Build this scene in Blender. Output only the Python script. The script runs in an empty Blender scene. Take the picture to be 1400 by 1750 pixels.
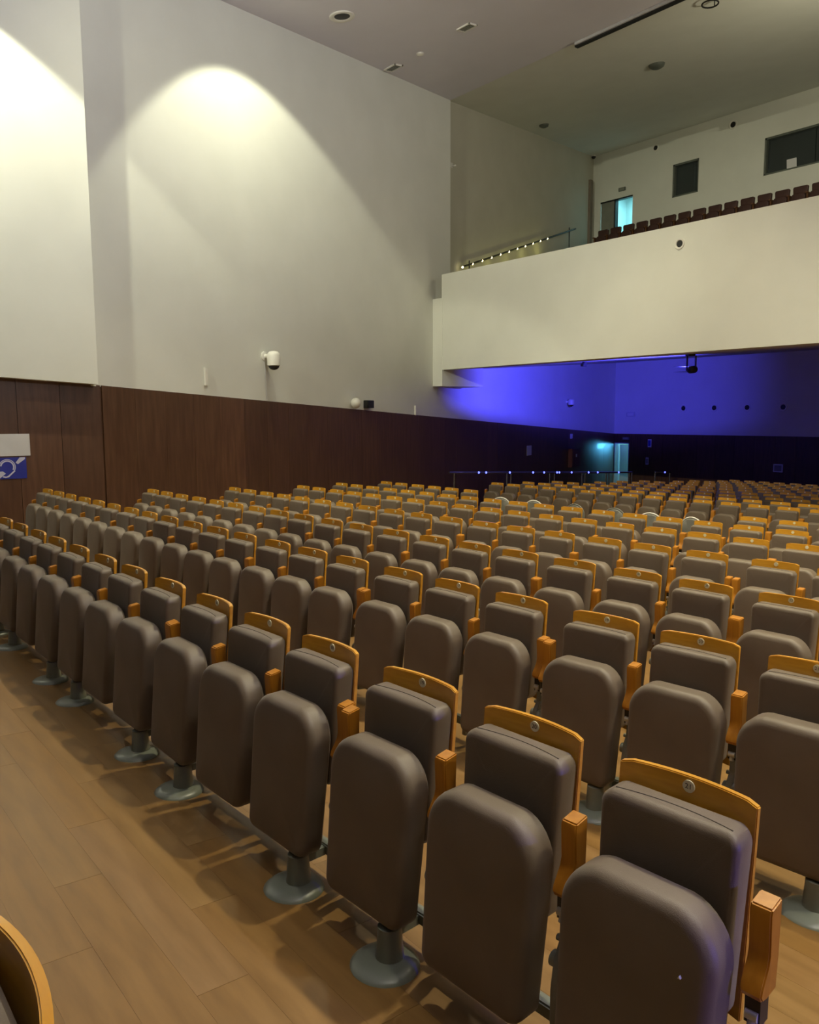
import bpy, bmesh, math, random
from mathutils import Vector, Matrix

random.seed(7)
scene = bpy.context.scene
COL = scene.collection
EYE = 1.8476                       # eye height above the floor under the camera
SL = -0.0533                       # the floor falls gently towards the back of the hall


def fz(y):
    return SL * y


# ------------------------------------------------------------------ camera
cam_d = bpy.data.cameras.new('camera')
cam = bpy.data.objects.new('camera', cam_d)
COL.objects.link(cam)
cam_d.sensor_fit = 'HORIZONTAL'
cam_d.sensor_width = 36.0
cam_d.lens = 36.0 * 1370.0 / 1400.0
cam_d.clip_start = 0.02
cam_d.clip_end = 200
pit = math.atan(1370.0 / 11525.0)
rol = -0.0043
AL = 0.6836


def hall(v):
    a = (math.sin(AL), -math.cos(AL))
    b = (math.cos(AL), math.sin(AL))
    return Vector((a[0] * v[0] + a[1] * v[1], b[0] * v[0] + b[1] * v[1], v[2]))


cp, sp, cr, sr = math.cos(pit), math.sin(pit), math.cos(rol), math.sin(rol)
_u = Vector((0, sp, cp))
_r = Vector((1, 0, 0))
cR = hall(cr * _r + sr * _u)
cU = hall(-sr * _r + cr * _u)
cW = hall(Vector((0, cp, -sp)))
M = Matrix.Identity(4)
for i in range(3):
    M[i][0], M[i][1], M[i][2] = cR[i], cU[i], -cW[i]
M[2][3] = EYE
cam.matrix_world = M
scene.camera = cam

# ------------------------------------------------------------------ world, exposure
world = bpy.data.worlds.new('world')
scene.world = world
world.use_nodes = True
bgn = world.node_tree.nodes['Background']
bgn.inputs[0].default_value = (0.5, 0.52, 0.55, 1)
bgn.inputs[1].default_value = 0.01
scene.view_settings.view_transform = 'Standard'
scene.view_settings.look = 'None'
scene.view_settings.gamma = 1.0
scene.view_settings.use_curve_mapping = False
scene.view_settings.exposure = 0.0


# ------------------------------------------------------------------ lights
def ceil_z(y):
    return 7.07 + 0.106 * y + EYE


def aim(o, target):
    o.rotation_euler = (Vector(target) - o.location).to_track_quat('-Z', 'Y').to_euler()


def spot(name, loc, target, power, deg, blend, color, radius=0.08):
    l = bpy.data.lights.new(name, 'SPOT')
    l.energy = power
    l.spot_size = math.radians(deg)
    l.spot_blend = blend
    l.color = color
    l.shadow_soft_size = radius
    o = bpy.data.objects.new(name, l)
    COL.objects.link(o)
    o.location = loc
    aim(o, target)
    return o


def area(name, loc, target, power, sx, sy, color):
    l = bpy.data.lights.new(name, 'AREA')
    l.shape = 'RECTANGLE'
    l.size, l.size_y = sx, sy
    l.energy = power
    l.color = color
    o = bpy.data.objects.new(name, l)
    COL.objects.link(o)
    o.location = loc
    aim(o, target)
    return o


WARM = (1.0, 0.90, 0.58)
WASH = (0.98, 0.96, 0.70)
# wall washers close to the left wall (the two scallops)
spot('wall_washer_lamp', (-11.85, 1.5, 6.95 + EYE), (-15.3, 2.9, 0), 1350, 90, 0.12, WASH, 0.05)
spot('wall_washer_lamp', (-12.75, 8.0, 7.72 + EYE), (-16.0, 9.0, 0), 560, 97, 0.16, WASH)
# downlights over the seats
for i, (x, y, pw) in enumerate([(-8.5, 6.0, 1500), (-3.5, 6.0, 2000), (2.0, 6.0, 1900), (-8.5, 10.8, 1500), (-3.0, 10.8, 1500), (3.0, 10.8, 1500), (1.0, 2.1, 420)]):
    spot('down_lamp', (x, y, ceil_z(y) - 0.12), (x, y + 0.4, 0), pw, 100, 0.8, WARM, 0.12)
# lamps on the stage bridge, aimed at the balcony front
for x, tx, pw in ((-8.0, -14.5, 23000), (-3.0, -8.5, 8000), (2.0, -3.0, 3500)):
    spot('stage_lamp', (x, -5.0, 6.6 + EYE), (tx, 15.0, 3.9 + EYE), pw, 36, 0.9, (0.99, 0.95, 0.68), 0.15)
spot('stage_lamp', (-4.0, -5.0, 6.6 + EYE), (-15.6, 11.5, 3.2 + EYE), 9000, 34, 1.0, (0.97, 0.97, 0.86), 0.06)
# added fill light, out of view on the right, lifting ceiling and left wall
u = area('ceiling_fill', (4.5, 4.5, 4.2 + EYE), (-10.0, 2.2, 14.0 + EYE), 700, 3.0, 1.0, (0.97, 0.98, 1.0))
u.data.spread = math.radians(100)
u = area('gallery_fill', (-5.5, 17.0, 6.6 + EYE), (-13.0, 26.7, 8.2 + EYE), 230, 0.8, 0.5, (1.0, 0.92, 0.66))  # fill light added out of view to brighten the gallery
# blue wash below the balcony and from the far side
spot('blue_wash_lamp', (-10.62, 17.12, 1.06 + EYE), (-18.3, 21.3, 1.1 + EYE), 5200, 92, 0.8, (0.07, 0.065, 1.0), 0.012)
spot('blue_wash_lamp', (5.5, 3.0, 0.2 + EYE), (-1.0, 1.8, 0.55), 900, 16, 0.6, (0.06, 0.04, 1.0), 0.04)


# ------------------------------------------------------------------ materials
def new_mat(name):
    m = bpy.data.materials.new(name)
    m.use_nodes = True
    nt = m.node_tree
    return m, nt, nt.nodes['Principled BSDF']


def noise_mat(name, c1, c2, rough=0.6, scale=8.0, stretch=(1, 1, 1), bump=0.0, bscale=60.0, metallic=0.0, coat=0.0, rvar=0.0):
    m, nt, b = new_mat(name)
    tc = nt.nodes.new('ShaderNodeTexCoord')
    mp = nt.nodes.new('ShaderNodeMapping')
    mp.inputs['Scale'].default_value = stretch
    nz = nt.nodes.new('ShaderNodeTexNoise')
    nz.inputs['Scale'].default_value = scale
    nz.inputs['Detail'].default_value = 6
    rp = nt.nodes.new('ShaderNodeValToRGB')
    rp.color_ramp.elements[0].position = 0.3
    rp.color_ramp.elements[1].position = 0.7
    rp.color_ramp.elements[0].color = (*c1, 1)
    rp.color_ramp.elements[1].color = (*c2, 1)
    nt.links.new(tc.outputs['Object'], mp.inputs[0])
    nt.links.new(mp.outputs[0], nz.inputs['Vector'])
    nt.links.new(nz.outputs[0], rp.inputs[0])
    nt.links.new(rp.outputs[0], b.inputs['Base Color'])
    b.inputs['Roughness'].default_value = rough
    b.inputs['Metallic'].default_value = metallic
    b.inputs['Coat Weight'].default_value = coat
    if rvar:
        mr = nt.nodes.new('ShaderNodeMapRange')
        mr.inputs[3].default_value = rough - rvar
        mr.inputs[4].default_value = rough + rvar
        nt.links.new(nz.outputs[0], mr.inputs[0])
        nt.links.new(mr.outputs[0], b.inputs['Roughness'])
    if bump:
        n2 = nt.nodes.new('ShaderNodeTexNoise')
        n2.inputs['Scale'].default_value = bscale
        bp = nt.nodes.new('ShaderNodeBump')
        bp.inputs['Strength'].default_value = bump
        bp.inputs['Distance'].default_value = 0.002
        nt.links.new(tc.outputs['Object'], n2.inputs['Vector'])
        nt.links.new(n2.outputs[0], bp.inputs['Height'])
        nt.links.new(bp.outputs[0], b.inputs['Normal'])
    return m


def emit_mat(name, col, strength):
    m, nt, b = new_mat(name)
    b.inputs['Base Color'].default_value = (*col, 1)
    b.inputs['Emission Color'].default_value = (*col, 1)
    b.inputs['Emission Strength'].default_value = strength
    return m


FAB = noise_mat('taupe_fabric', (0.116, 0.086, 0.060), (0.140, 0.105, 0.072), 0.5, 5, bump=0.25, bscale=420)
FAB.node_tree.nodes['Principled BSDF'].inputs['Sheen Weight'].default_value = 0.1
PIPE = noise_mat('dark_piping', (0.03, 0.022, 0.018), (0.045, 0.035, 0.03), 0.7, 20)
PLY = noise_mat('orange_plywood', (0.56, 0.26, 0.018), (0.68, 0.345, 0.032), 0.32, 3.0, (1.2, 14, 14), coat=0.25)
PLYD = noise_mat('reddish_plywood', (0.38, 0.145, 0.010), (0.48, 0.200, 0.018), 0.36, 3.0, (14, 14, 1.2), coat=0.08)
STEEL = noise_mat('grey_green_paint', (0.14, 0.155, 0.125), (0.175, 0.192, 0.155), 0.38, 6, coat=0.15)
DARKM = noise_mat('black_metal', (0.012, 0.012, 0.012), (0.02, 0.02, 0.02), 0.45, 10)
BOLT = noise_mat('pale_bolt', (0.52, 0.52, 0.49), (0.62, 0.62, 0.58), 0.28, 10, metallic=0.3)
BADGE = noise_mat('cream_badge', (0.80, 0.74, 0.50), (0.84, 0.78, 0.56), 0.35, 10)
INK = noise_mat('dark_ink', (0.10, 0.08, 0.05), (0.12, 0.09, 0.06), 0.6, 10)
PLASTER = noise_mat('white_plaster', (0.685, 0.695, 0.64), (0.725, 0.735, 0.68), 0.85, 1.2, bump=0.05, bscale=60)
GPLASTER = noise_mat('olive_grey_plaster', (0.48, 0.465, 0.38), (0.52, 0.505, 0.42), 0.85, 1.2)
CEILM = noise_mat('ceiling_plaster', (0.68, 0.67, 0.75), (0.72, 0.71, 0.79), 0.9, 0.8)
WHITE = noise_mat('white_plastic', (0.72, 0.71, 0.66), (0.78, 0.77, 0.72), 0.4, 6)
WOODW = [noise_mat('dark_walnut_panel', (0.058 * k, 0.026 * k, 0.0135 * k), (0.092 * k, 0.044 * k, 0.023 * k), 0.42, 2.2, (7, 7, 0.7), coat=0.08, rvar=0.06) for k in (1.1, 1.2, 1.32, 1.5)]
WOODF = [noise_mat('oak_floor_board', (0.158 * a, 0.083 * b_, 0.027 * c), (0.235 * a, 0.133 * b_, 0.052 * c), 0.36, 2.0, (0.9, 7, 1), rvar=0.08) for a, b_, c in ((1, 1, 0.82), (0.95, 0.94, 0.76), (1.04, 1.03, 0.92), (1.0, 0.95, 0.68))]
SCREENW = noise_mat('pale_rail_paint', (0.5, 0.5, 0.52), (0.6, 0.6, 0.62), 0.4, 8)
CHROME = noise_mat('brushed_steel', (0.35, 0.35, 0.36), (0.45, 0.45, 0.46), 0.25, 10, metallic=0.9)
CONC = noise_mat('grey_screed', (0.09, 0.08, 0.065), (0.12, 0.105, 0.085), 0.7, 3)
RED = noise_mat('red_paint', (0.07, 0.006, 0.008), (0.09, 0.009, 0.010), 0.45, 8)
DSEAT = noise_mat('dark_red_seat', (0.035, 0.012, 0.010), (0.05, 0.018, 0.014), 0.6, 8)
TEALW = noise_mat('pale_corridor_paint', (0.45, 0.52, 0.52), (0.5, 0.58, 0.58), 0.7, 3)
PAPER = noise_mat('white_paper', (0.62, 0.62, 0.64), (0.68, 0.68, 0.70), 0.6, 3)
SIGNB = noise_mat('blue_sign', (0.02, 0.03, 0.28), (0.03, 0.04, 0.34), 0.4, 3)
SIGNW = noise_mat('pale_lilac_print', (0.55, 0.55, 0.72), (0.6, 0.6, 0.76), 0.4, 3)
FRAMEM = noise_mat('grey_green_frame', (0.10, 0.115, 0.10), (0.13, 0.145, 0.125), 0.5, 5)
DOORG = noise_mat('grey_door_leaf', (0.20, 0.21, 0.18), (0.23, 0.24, 0.205), 0.5, 5)
GREYF = noise_mat('grey_cushion', (0.16, 0.16, 0.14), (0.2, 0.2, 0.175), 0.6, 8)
BULB = emit_mat('warm_bulb', (1.0, 0.86, 0.45), 9.0)
BGLINT = emit_mat('blue_glint', (0.08, 0.10, 1.0), 6.0)  # emission imitates blue reflections on the railing
GLASS, _nt, _b = new_mat('dark_glass')
_b.inputs['Base Color'].default_value = (0.25, 0.30, 0.31, 1)
_b.inputs['Roughness'].default_value = 0.04
_b.inputs['Transmission Weight'].default_value = 0.85


# ------------------------------------------------------------------ mesh helpers
def finish(bm, name, mat, smooth=False):
    me = bpy.data.meshes.new(name)
    bmesh.ops.recalc_face_normals(bm, faces=bm.faces[:])
    bm.to_mesh(me)
    bm.free()
    me.materials.append(mat)
    if smooth:
        me.polygons.foreach_set('use_smooth', [True] * len(me.polygons))
        try:
            me.set_sharp_from_angle(angle=math.radians(42))
        except Exception:
            pass
    return me


def put(name, me, parent=None, loc=(0, 0, 0), rot=(0, 0, 0)):
    o = bpy.data.objects.new(name, me)
    COL.objects.link(o)
    o.location = loc
    o.rotation_euler = rot
    if parent is not None:
        o.parent = parent
    return o


def tag(o, label, cat, group=None):
    o['label'] = label
    o['category'] = cat
    if group:
        o['group'] = group
    return o


def empty(name, loc, label, cat, group=None, rz=0.0):
    o = bpy.data.objects.new(name, None)
    o.empty_display_size = 0.1
    COL.objects.link(o)
    o.location = loc
    o.rotation_euler = (0, 0, rz)
    return tag(o, label, cat, group)


def struct(o):
    o['kind'] = 'structure'
    return o


def add_box(bm, x0, x1, y0, y1, z0, z1):
    vs = [bm.verts.new((x, y, z)) for x in (x0, x1) for y in (y0, y1) for z in (z0, z1)]
    for f in ((0, 1, 3, 2), (4, 6, 7, 5), (0, 4, 5, 1), (2, 3, 7, 6), (0, 2, 6, 4), (1, 5, 7, 3)):
        bm.faces.new([vs[i] for i in f])
    return vs


def box_me(name, mat, x0, x1, y0, y1, z0, z1, bev=0.0):
    bm = bmesh.new()
    add_box(bm, x0, x1, y0, y1, z0, z1)
    if bev:
        bmesh.ops.bevel(bm, geom=bm.edges[:], offset=bev, segments=2, affect='EDGES')
    return finish(bm, name, mat, bool(bev))


def add_hexa(bm, pts):
    """pts: 4 bottom then 4 top corners, same order"""
    v = [bm.verts.new(p) for p in pts]
    for f in ((3, 2, 1, 0), (4, 5, 6, 7), (0, 1, 5, 4), (1, 2, 6, 5), (2, 3, 7, 6), (3, 0, 4, 7)):
        bm.faces.new([v[i] for i in f])


def add_prism_x(bm, prof, x0, x1):
    """profile of (y, z) points extruded along x"""
    a = [bm.verts.new((x0, p[0], p[1])) for p in prof]
    b = [bm.verts.new((x1, p[0], p[1])) for p in prof]
    n = len(prof)
    bm.faces.new(a)
    bm.faces.new(b[::-1])
    for i in range(n):
        j = (i + 1) % n
        bm.faces.new((a[i], b[i], b[j], a[j]))


def add_tube(bm, p, q, r, n=10, r2=None):
    p, q = Vector(p), Vector(q)
    d = (q - p)
    rot = d.to_track_quat('Z', 'Y').to_matrix().to_4x4()
    bmesh.ops.create_cone(bm, cap_ends=True, segments=n, radius1=r, radius2=r if r2 is None else r2, depth=d.length,
                          matrix=Matrix.Translation((p + q) / 2) @ rot)


def add_lathe(bm, prof, n=20, M4=None, sx=1.0, sy=1.0):
    """prof of (radius, height) about Z"""
    rings = []
    for r, h in prof:
        ring = []
        for i in range(n):
            a = 2 * math.pi * i / n
            v = Vector((r * math.cos(a) * sx, r * math.sin(a) * sy, h))
            if M4 is not None:
                v = M4 @ v
            ring.append(bm.verts.new(v))
        rings.append(ring)
    for a, b in zip(rings, rings[1:]):
        for i in range(n):
            j = (i + 1) % n
            bm.faces.new((a[i], a[j], b[j], b[i]))
    bm.faces.new(rings[0][::-1])
    bm.faces.new(rings[-1])


def rounded(w0, w1, z0, z1, rb, rt, n=6):
    """outline in x,z: half widths w0 (bottom) and w1 (top), corner radii bottom/top"""
    pts = []
    for cx, cz, r, a0, w in ((w0 - rb, z0 + rb, rb, -90, w0), (w1 - rt, z1 - rt, rt, 0, w1)):
        for i in range(n + 1):
            a = math.radians(a0 + 90 * i / n)
            pts.append((cx + r * math.cos(a), cz + r * math.sin(a)))
    return pts + [(-x, z) for x, z in reversed(pts)]


def offset(outline, d):
    n = len(outline)
    out = []
    for i in range(n):
        a, b, c = outline[i - 1], outline[i], outline[(i + 1) % n]
        t = Vector((c[0] - a[0], c[1] - a[1]))
        t.normalize()
        nx, nz = -t.y, t.x                     # inward for a counter-clockwise outline
        out.append((b[0] + nx * d, b[1] + nz * d))
    return out


def pillow(name, outline, yb, yf, r, bulge, mat, warp=None):
    bm = bmesh.new()
    rings = [(offset(outline, r * 0.5), yb), (outline, yb - r * 0.5)]
    for k in range(0, 5):
        a = math.radians(90 * k / 4)
        rings.append((offset(outline, r * (1 - math.cos(a))), yf + r * (1 - math.sin(a))))
    inner = rings[-1][0]
    cx = sum(p[0] for p in inner) / len(inner)
    cz = sum(p[1] for p in inner) / len(inner)
    for s in (0.7, 0.4):
        rings.append(([(cx + (x - cx) * s, cz + (z - cz) * s) for x, z in inner], yf - bulge * (1 - s * s)))
    vr = []
    for ol, y in rings:
        vr.append([bm.verts.new((x, y, z)) for x, z in ol])
    n = len(outline)
    for a, b in zip(vr, vr[1:]):
        for i in range(n):
            j = (i + 1) % n
            bm.faces.new((a[i], a[j], b[j], b[i]))
    c = bm.verts.new((cx, yf - bulge, cz))
    for i in range(n):
        bm.faces.new((vr[-1][i], vr[-1][(i + 1) % n], c))
    bm.faces.new(vr[0][::-1])
    if warp:
        for v in bm.verts:
            v.co = warp(v.co)
    return finish(bm, name, mat, True)


# ------------------------------------------------------------------ wall geometry
def wx(y, x0=-12.45):
    return x0 - 0.319 * y


WN = Vector((1, 0.319, 0)).normalized()       # normal of the left wall into the hall
WT = Vector((-0.319, 1, 0)).normalized()      # along the left wall towards the back
WRZ = math.atan2(WT.y, WT.x) - math.pi / 2    # turns +Y onto WT


def on_wall(y, z, off=0.0):
    return Vector((wx(y), y, z)) + WN * off


def wall_strip(name, ya, yb, z0a, z0b, z1a, z1b, mat, t=0.3, x0=-12.45, parent=None):
    """slanting wall piece between depths ya and yb, front face on the wall line"""
    bm = bmesh.new()
    pa, pb = Vector((wx(ya, x0), ya, 0)), Vector((wx(yb, x0), yb, 0))
    qa, qb = pa - WN * t, pb - WN * t
    add_hexa(bm, [(pa.x, pa.y, z0a), (pb.x, pb.y, z0b), (qb.x, qb.y, z0b), (qa.x, qa.y, z0a),
                  (pa.x, pa.y, z1a), (pb.x, pb.y, z1b), (qb.x, qb.y, z1b), (qa.x, qa.y, z1a)])
    return put(name, finish(bm, name, mat), parent)


WH = 2.64                                      # height of the panelling above the floor
YB = 29.5                                      # back wall under the gallery
YG = 26.72                                     # back wall of the gallery
YF = 14.88                                     # balcony front
XR = 9.0                                       # right-hand wall


def wz(y):
    return fz(y) + WH


def gceil_z(y):
    return 8.80 + 0.129 * (y - 15.78) + EYE


def soff_z(y):
    return 1.28 + 0.07 * (y - YF) + EYE


# floor
bm = bmesh.new()
add_hexa(bm, [(-24, -9.5, fz(-9.5) - 0.35), (XR + 0.4, -9.5, fz(-9.5) - 0.35), (XR + 0.4, 33, fz(33) - 0.35), (-24, 33, fz(33) - 0.35),
              (-24, -9.5, fz(-9.5)), (XR + 0.4, -9.5, fz(-9.5)), (XR + 0.4, 33, fz(33)), (-24, 33, fz(33))])
floor = struct(put('floor', finish(bm, 'floor', WOODF[1])))
# floor boards of the cross aisle and between the first rows
tilt = math.atan(SL)
boards = [box_me('plank', m, -0.7005, 0.7012, -0.0946, 0.0946, 0.0, 0.005) for m in WOODF]
nb = 0
y = -0.62
row = 0
while y < 3.0 and nb < 296:
    x = 1.2 - (row * 0.47) % 1.4
    while x > -10.2 and nb < 296:
        o = put('plank', random.choice(boards), floor, (x, y, fz(y) - 0.0005), (tilt, 0, 0))
        nb += 1
        x -= 1.403
    y += 0.1895
    row += 1

# left wall: plaster above, panelling below
struct(wall_strip('wall_left', 4.45, 15.78, wz(4.45) - 0.02, wz(15.78) - 0.02, ceil_z(4.45) + 0.1, ceil_z(15.78) + 0.1, PLASTER, 0.5))
struct(wall_strip('wall_left', 15.78, YB + 0.3, wz(15.78) - 0.02, wz(YB) - 0.02, soff_z(15.78) + 0.2, soff_z(YB) + 0.2, PLASTER))
# the gallery side wall stands a hand's width further back
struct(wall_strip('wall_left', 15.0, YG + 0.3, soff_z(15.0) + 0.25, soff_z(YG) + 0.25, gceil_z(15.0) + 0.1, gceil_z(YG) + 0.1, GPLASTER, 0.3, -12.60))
backing = wall_strip('wall_left', 4.605, YB + 0.3, fz(4.605) - 0.3, fz(YB) - 0.3, wz(4.605) - 0.02, wz(YB) - 0.02, WOODW[0])
struct(backing)
NP = 39
y0 = 4.62
dy = (YB - 0.02 - y0) / NP
for i in range(NP):
    a, b = y0 + i * dy + 0.0015, y0 + (i + 1) * dy - 0.0015
    off = 0.020 + random.uniform(0, 0.004)
    bm = bmesh.new()
    pa, pb = on_wall(a, 0, off), on_wall(b, 0, off)
    qa, qb = on_wall(a, 0, -0.01), on_wall(b, 0, -0.01)
    add_hexa(bm, [(pa.x, pa.y, fz(a)), (pb.x, pb.y, fz(b)), (qb.x, qb.y, fz(b)), (qa.x, qa.y, fz(a)),
                  (pa.x, pa.y, wz(a)), (pb.x, pb.y, wz(b)), (qb.x, qb.y, wz(b)), (qa.x, qa.y, wz(a))])
    put('wood_panel', finish(bm, 'wood_panel', WOODW[random.choice((0, 1, 1, 2, 2, 3))]), backing)

# near part of the left wall: plaster block standing proud over the panelling
bm = bmesh.new()
add_hexa(bm, [(-13.65, -9.3, wz(-9.3) + .02), (-13.65, 4.49, wz(4.49) - 0.0), (-14.4, 4.49, wz(4.49) - 0.0), (-14.4, -9.3, wz(-9.3) + .02),
              (-13.65, -9.3, ceil_z(-9.3) + 0.3), (-13.65, 4.49, ceil_z(4.49) + 0.3), (-14.4, 4.49, ceil_z(4.49) + 0.3), (-14.4, -9.3, ceil_z(-9.3) + 0.3)])
struct(put('wall_left', finish(bm, 'wall_left', PLASTER)))
bm = bmesh.new()
add_hexa(bm, [(-13.92, -9.3, fz(-9.3) - 0.3), (-13.92, 4.60, fz(4.6) - 0.3), (-14.4, 4.60, fz(4.6) - 0.3), (-14.4, -9.3, fz(-9.3) - 0.3),
              (-13.92, -9.3, wz(-9.3)), (-13.92, 4.60, wz(4.6)), (-14.4, 4.60, wz(4.6)), (-14.4, -9.3, wz(-9.3))])
backing2 = struct(put('wall_left', finish(bm, 'wall_left', WOODW[0])))
for i in range(9):
    a = 4.60 - (i + 1) * 0.66 + 0.004
    b = 4.60 - i * 0.66 - 0.004
    bm = bmesh.new()
    xo = -13.90 + random.uniform(0, 0.004)
    add_hexa(bm, [(xo, a, fz(a)), (xo, b, fz(b)), (-13.93, b, fz(b)), (-13.93, a, fz(a)),
                  (xo, a, wz(a)), (xo, b, wz(b)), (-13.93, b, wz(b)), (-13.93, a, wz(a))])
    put('wood_panel', finish(bm, 'wood_panel', WOODW[random.choice((1, 2, 2, 3))]), backing2)

# right-hand wall, stage wall
struct(put('wall_right', box_me('wall_right', PLASTER, XR, XR + 0.3, -9.3, YB + 0.3, -2.5, 13.5)))
struct(put('wall_front', box_me('wall_front', noise_mat('black_stage_drape', (0.02, 0.02, 0.02), (0.03, 0.03, 0.03), 0.9), -14.4, XR + 0.3, -9.6, -9.3, -0.5, 9.5)))


def holes_wall(name, x0, x1, z0, z1, y, t, holes, mat):
    xs = sorted({x0, x1, *[h[0] for h in holes], *[h[1] for h in holes]})
    zs = sorted({z0, z1, *[h[2] for h in holes], *[h[3] for h in holes]})
    bm = bmesh.new()
    for xa, xb in zip(xs, xs[1:]):
        for za, zb in zip(zs, zs[1:]):
            mx, mz = (xa + xb) / 2, (za + zb) / 2
            if any(h[0] < mx < h[1] and h[2] < mz < h[3] for h in holes):
                continue
            add_box(bm, xa, xb, y, y + t, za, zb)
    return struct(put(name, finish(bm, name, mat)))


# back wall below the gallery with the open side door
D0, D1, DZ = -21.84, -21.06, -1.17 + EYE
bl = holes_wall('wall_back', -23.2, XR + 0.3, fz(YB) - 0.3, wz(YB), YB, 0.28, [(D0, D1, fz(YB), DZ)], WOODW[0])
holes_wall('wall_back', -23.2, XR + 0.3, wz(YB), 5.6, YB + 0.01, 0.28, [], PLASTER)
px = D1 + 0.06
while px < 0:
    bm = bmesh.new()
    add_box(bm, px + 0.004, px + 0.796, YB - 0.022 - random.uniform(0, .004), YB + 0.01, fz(YB), wz(YB))
    put('wood_panel', finish(bm, 'wood_panel', WOODW[random.choice((0, 1, 1, 2))]), bl)
    px += 0.8

# gallery back wall with booth windows and double door
GZ = EYE
W1 = (-17.53, -16.48, 7.90 + GZ, 9.06 + GZ)
W2 = (-14.09, -9.3, 7.90 + GZ, 9.10 + GZ)
GD = (-20.75, -19.23, 6.05 + GZ, 8.38 + GZ)
holes_wall('wall_back', -21.9, XR + 0.3, 5.0, 13.5, YG, 0.28, [W1, W2, GD], PLASTER)

# ceilings
bm = bmesh.new()
add_hexa(bm, [(-18.2, -9.6, ceil_z(-9.6)), (XR + .3, -9.6, ceil_z(-9.6)), (XR + .3, 15.78, ceil_z(15.78)), (-18.2, 15.78, ceil_z(15.78)),
              (-18.2, -9.6, ceil_z(-9.6) + .25), (XR + .3, -9.6, ceil_z(-9.6) + .25), (XR + .3, 15.78, ceil_z(15.78) + .25), (-18.2, 15.78, ceil_z(15.78) + .25)])
struct(put('ceiling', finish(bm, 'ceiling', CEILM)))
bm = bmesh.new()
add_hexa(bm, [(-23.5, 15.6, gceil_z(15.6)), (XR + .3, 15.6, gceil_z(15.6)), (XR + .3, 27.1, gceil_z(27.1)), (-23.5, 27.1, gceil_z(27.1)),
              (-23.5, 15.6, gceil_z(15.6) + .3), (XR + .3, 15.6, gceil_z(15.6) + .3), (XR + .3, 27.1, gceil_z(27.1) + .3), (-23.5, 27.1, gceil_z(27.1) + .3)])
struct(put('ceiling', finish(bm, 'ceiling', PLASTER)))

# balcony: tall parapet, low cheek beside the wall, soffit and raked gallery floor
bm = bmesh.new()
add_box(bm, -16.83, XR + 0.3, YF, YF + 0.22, 1.28 + EYE, 3.84 + EYE)
struct(put('balcony_front', finish(bm, 'balcony_front', PLASTER)))
bm = bmesh.new()
add_box(bm, wx(YF) - 0.35, -16.80, YF - 0.01, 16.45, 0.84 + EYE, 3.22 + EYE)
struct(put('balcony_cheek', finish(bm, 'balcony_cheek', PLASTER)))
bm = bmesh.new()
add_hexa(bm, [(-23.2, YF + .2, soff_z(YF)), (XR + .3, YF + .2, soff_z(YF)), (XR + .3, YB + .1, soff_z(YB)), (-23.2, YB + .1, soff_z(YB)),
              (-23.2, YF + .2, soff_z(YF) + .3), (XR + .3, YF + .2, soff_z(YF) + .3), (XR + .3, YB + .1, soff_z(YB) + .3), (-23.2, YB + .1, soff_z(YB) + .3)])
struct(put('balcony_soffit', finish(bm, 'balcony_soffit', PLASTER)))


def gfz(y):
    return 2.95 + 0.265 * (y - 15.0) + EYE


bm = bmesh.new()
add_hexa(bm, [(-23.2, 15.1, gfz(15.1) - .3), (XR + .3, 15.1, gfz(15.1) - .3), (XR + .3, YG + .1, gfz(YG) - .3), (-23.2, YG + .1, gfz(YG) - .3),
              (-23.2, 15.1, gfz(15.1)), (XR + .3, 15.1, gfz(15.1)), (XR + .3, YG + .1, gfz(YG)), (-23.2, YG + .1, gfz(YG))])
struct(put('gallery_floor', finish(bm, 'gallery_floor', CONC)))

# ------------------------------------------------------------------ theatre seats
H = 0.97                                       # top of the plywood back above the floor


def lean(v):
    """concave back, leaning a little backwards"""
    return Vector((v.x, v.y + 0.030 * (1 - (v.x / 0.2) ** 2) - (H - v.z) * 0.09, v.z))


def make_panel():
    bm = bmesh.new()
    nx = 12
    outl = []
    for i in range(nx + 1):
        x = -0.199 + 0.398 * i / nx
        c = 0.0 if 0 < i < nx else -0.008
        outl.append((x, H + c))
    fr, bk, fb, bb = [], [], [], []
    for x, z in outl:
        fr.append(bm.verts.new(lean(Vector((x, -0.004, z)))))
        bk.append(bm.verts.new(lean(Vector((x, 0.016, z)))))
        fb.append(bm.verts.new(lean(Vector((x, -0.004, 0.40)))))
        bb.append(bm.verts.new(lean(Vector((x, 0.016, 0.40)))))
    for i in range(nx):
        bm.faces.new((fr[i], fr[i + 1], bk[i + 1], bk[i]))
        bm.faces.new((fb[i], fb[i + 1], fr[i + 1], fr[i]))
        bm.faces.new((bk[i], bk[i + 1], bb[i + 1], bb[i]))
        bm.faces.new((bb[i], bb[i + 1], fb[i + 1], fb[i]))
    for k in (0, nx):
        bm.faces.new((fr[k], bk[k], bb[k], fb[k]))
    bmesh.ops.recalc_face_normals(bm, faces=bm.faces[:])
    top = [e for e in bm.edges if e.calc_face_angle(0) > 1.2]
    bmesh.ops.bevel(bm, geom=top, offset=0.003, segments=2, affect='EDGES')
    return finish(bm, 'back_panel', PLY, True)


ME = {}
ME['back_panel'] = make_panel()
ME['backrest'] = pillow('backrest', rounded(0.187, 0.199, 0.41, 0.915, 0.05, 0.038), -0.006, -0.104, 0.026, 0.012, FAB, lean)


def pipe_mesh():
    bm = bmesh.new()
    pts = [lean(Vector((-0.168 + 0.336 * i / 10, -0.076, 0.9155))) for i in range(11)]
    for a, b in zip(pts, pts[1:]):
        add_tube(bm, a, b, 0.0014, 5)
    return finish(bm, 'piping', PIPE, True)


ME['piping'] = pipe_mesh()


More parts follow.
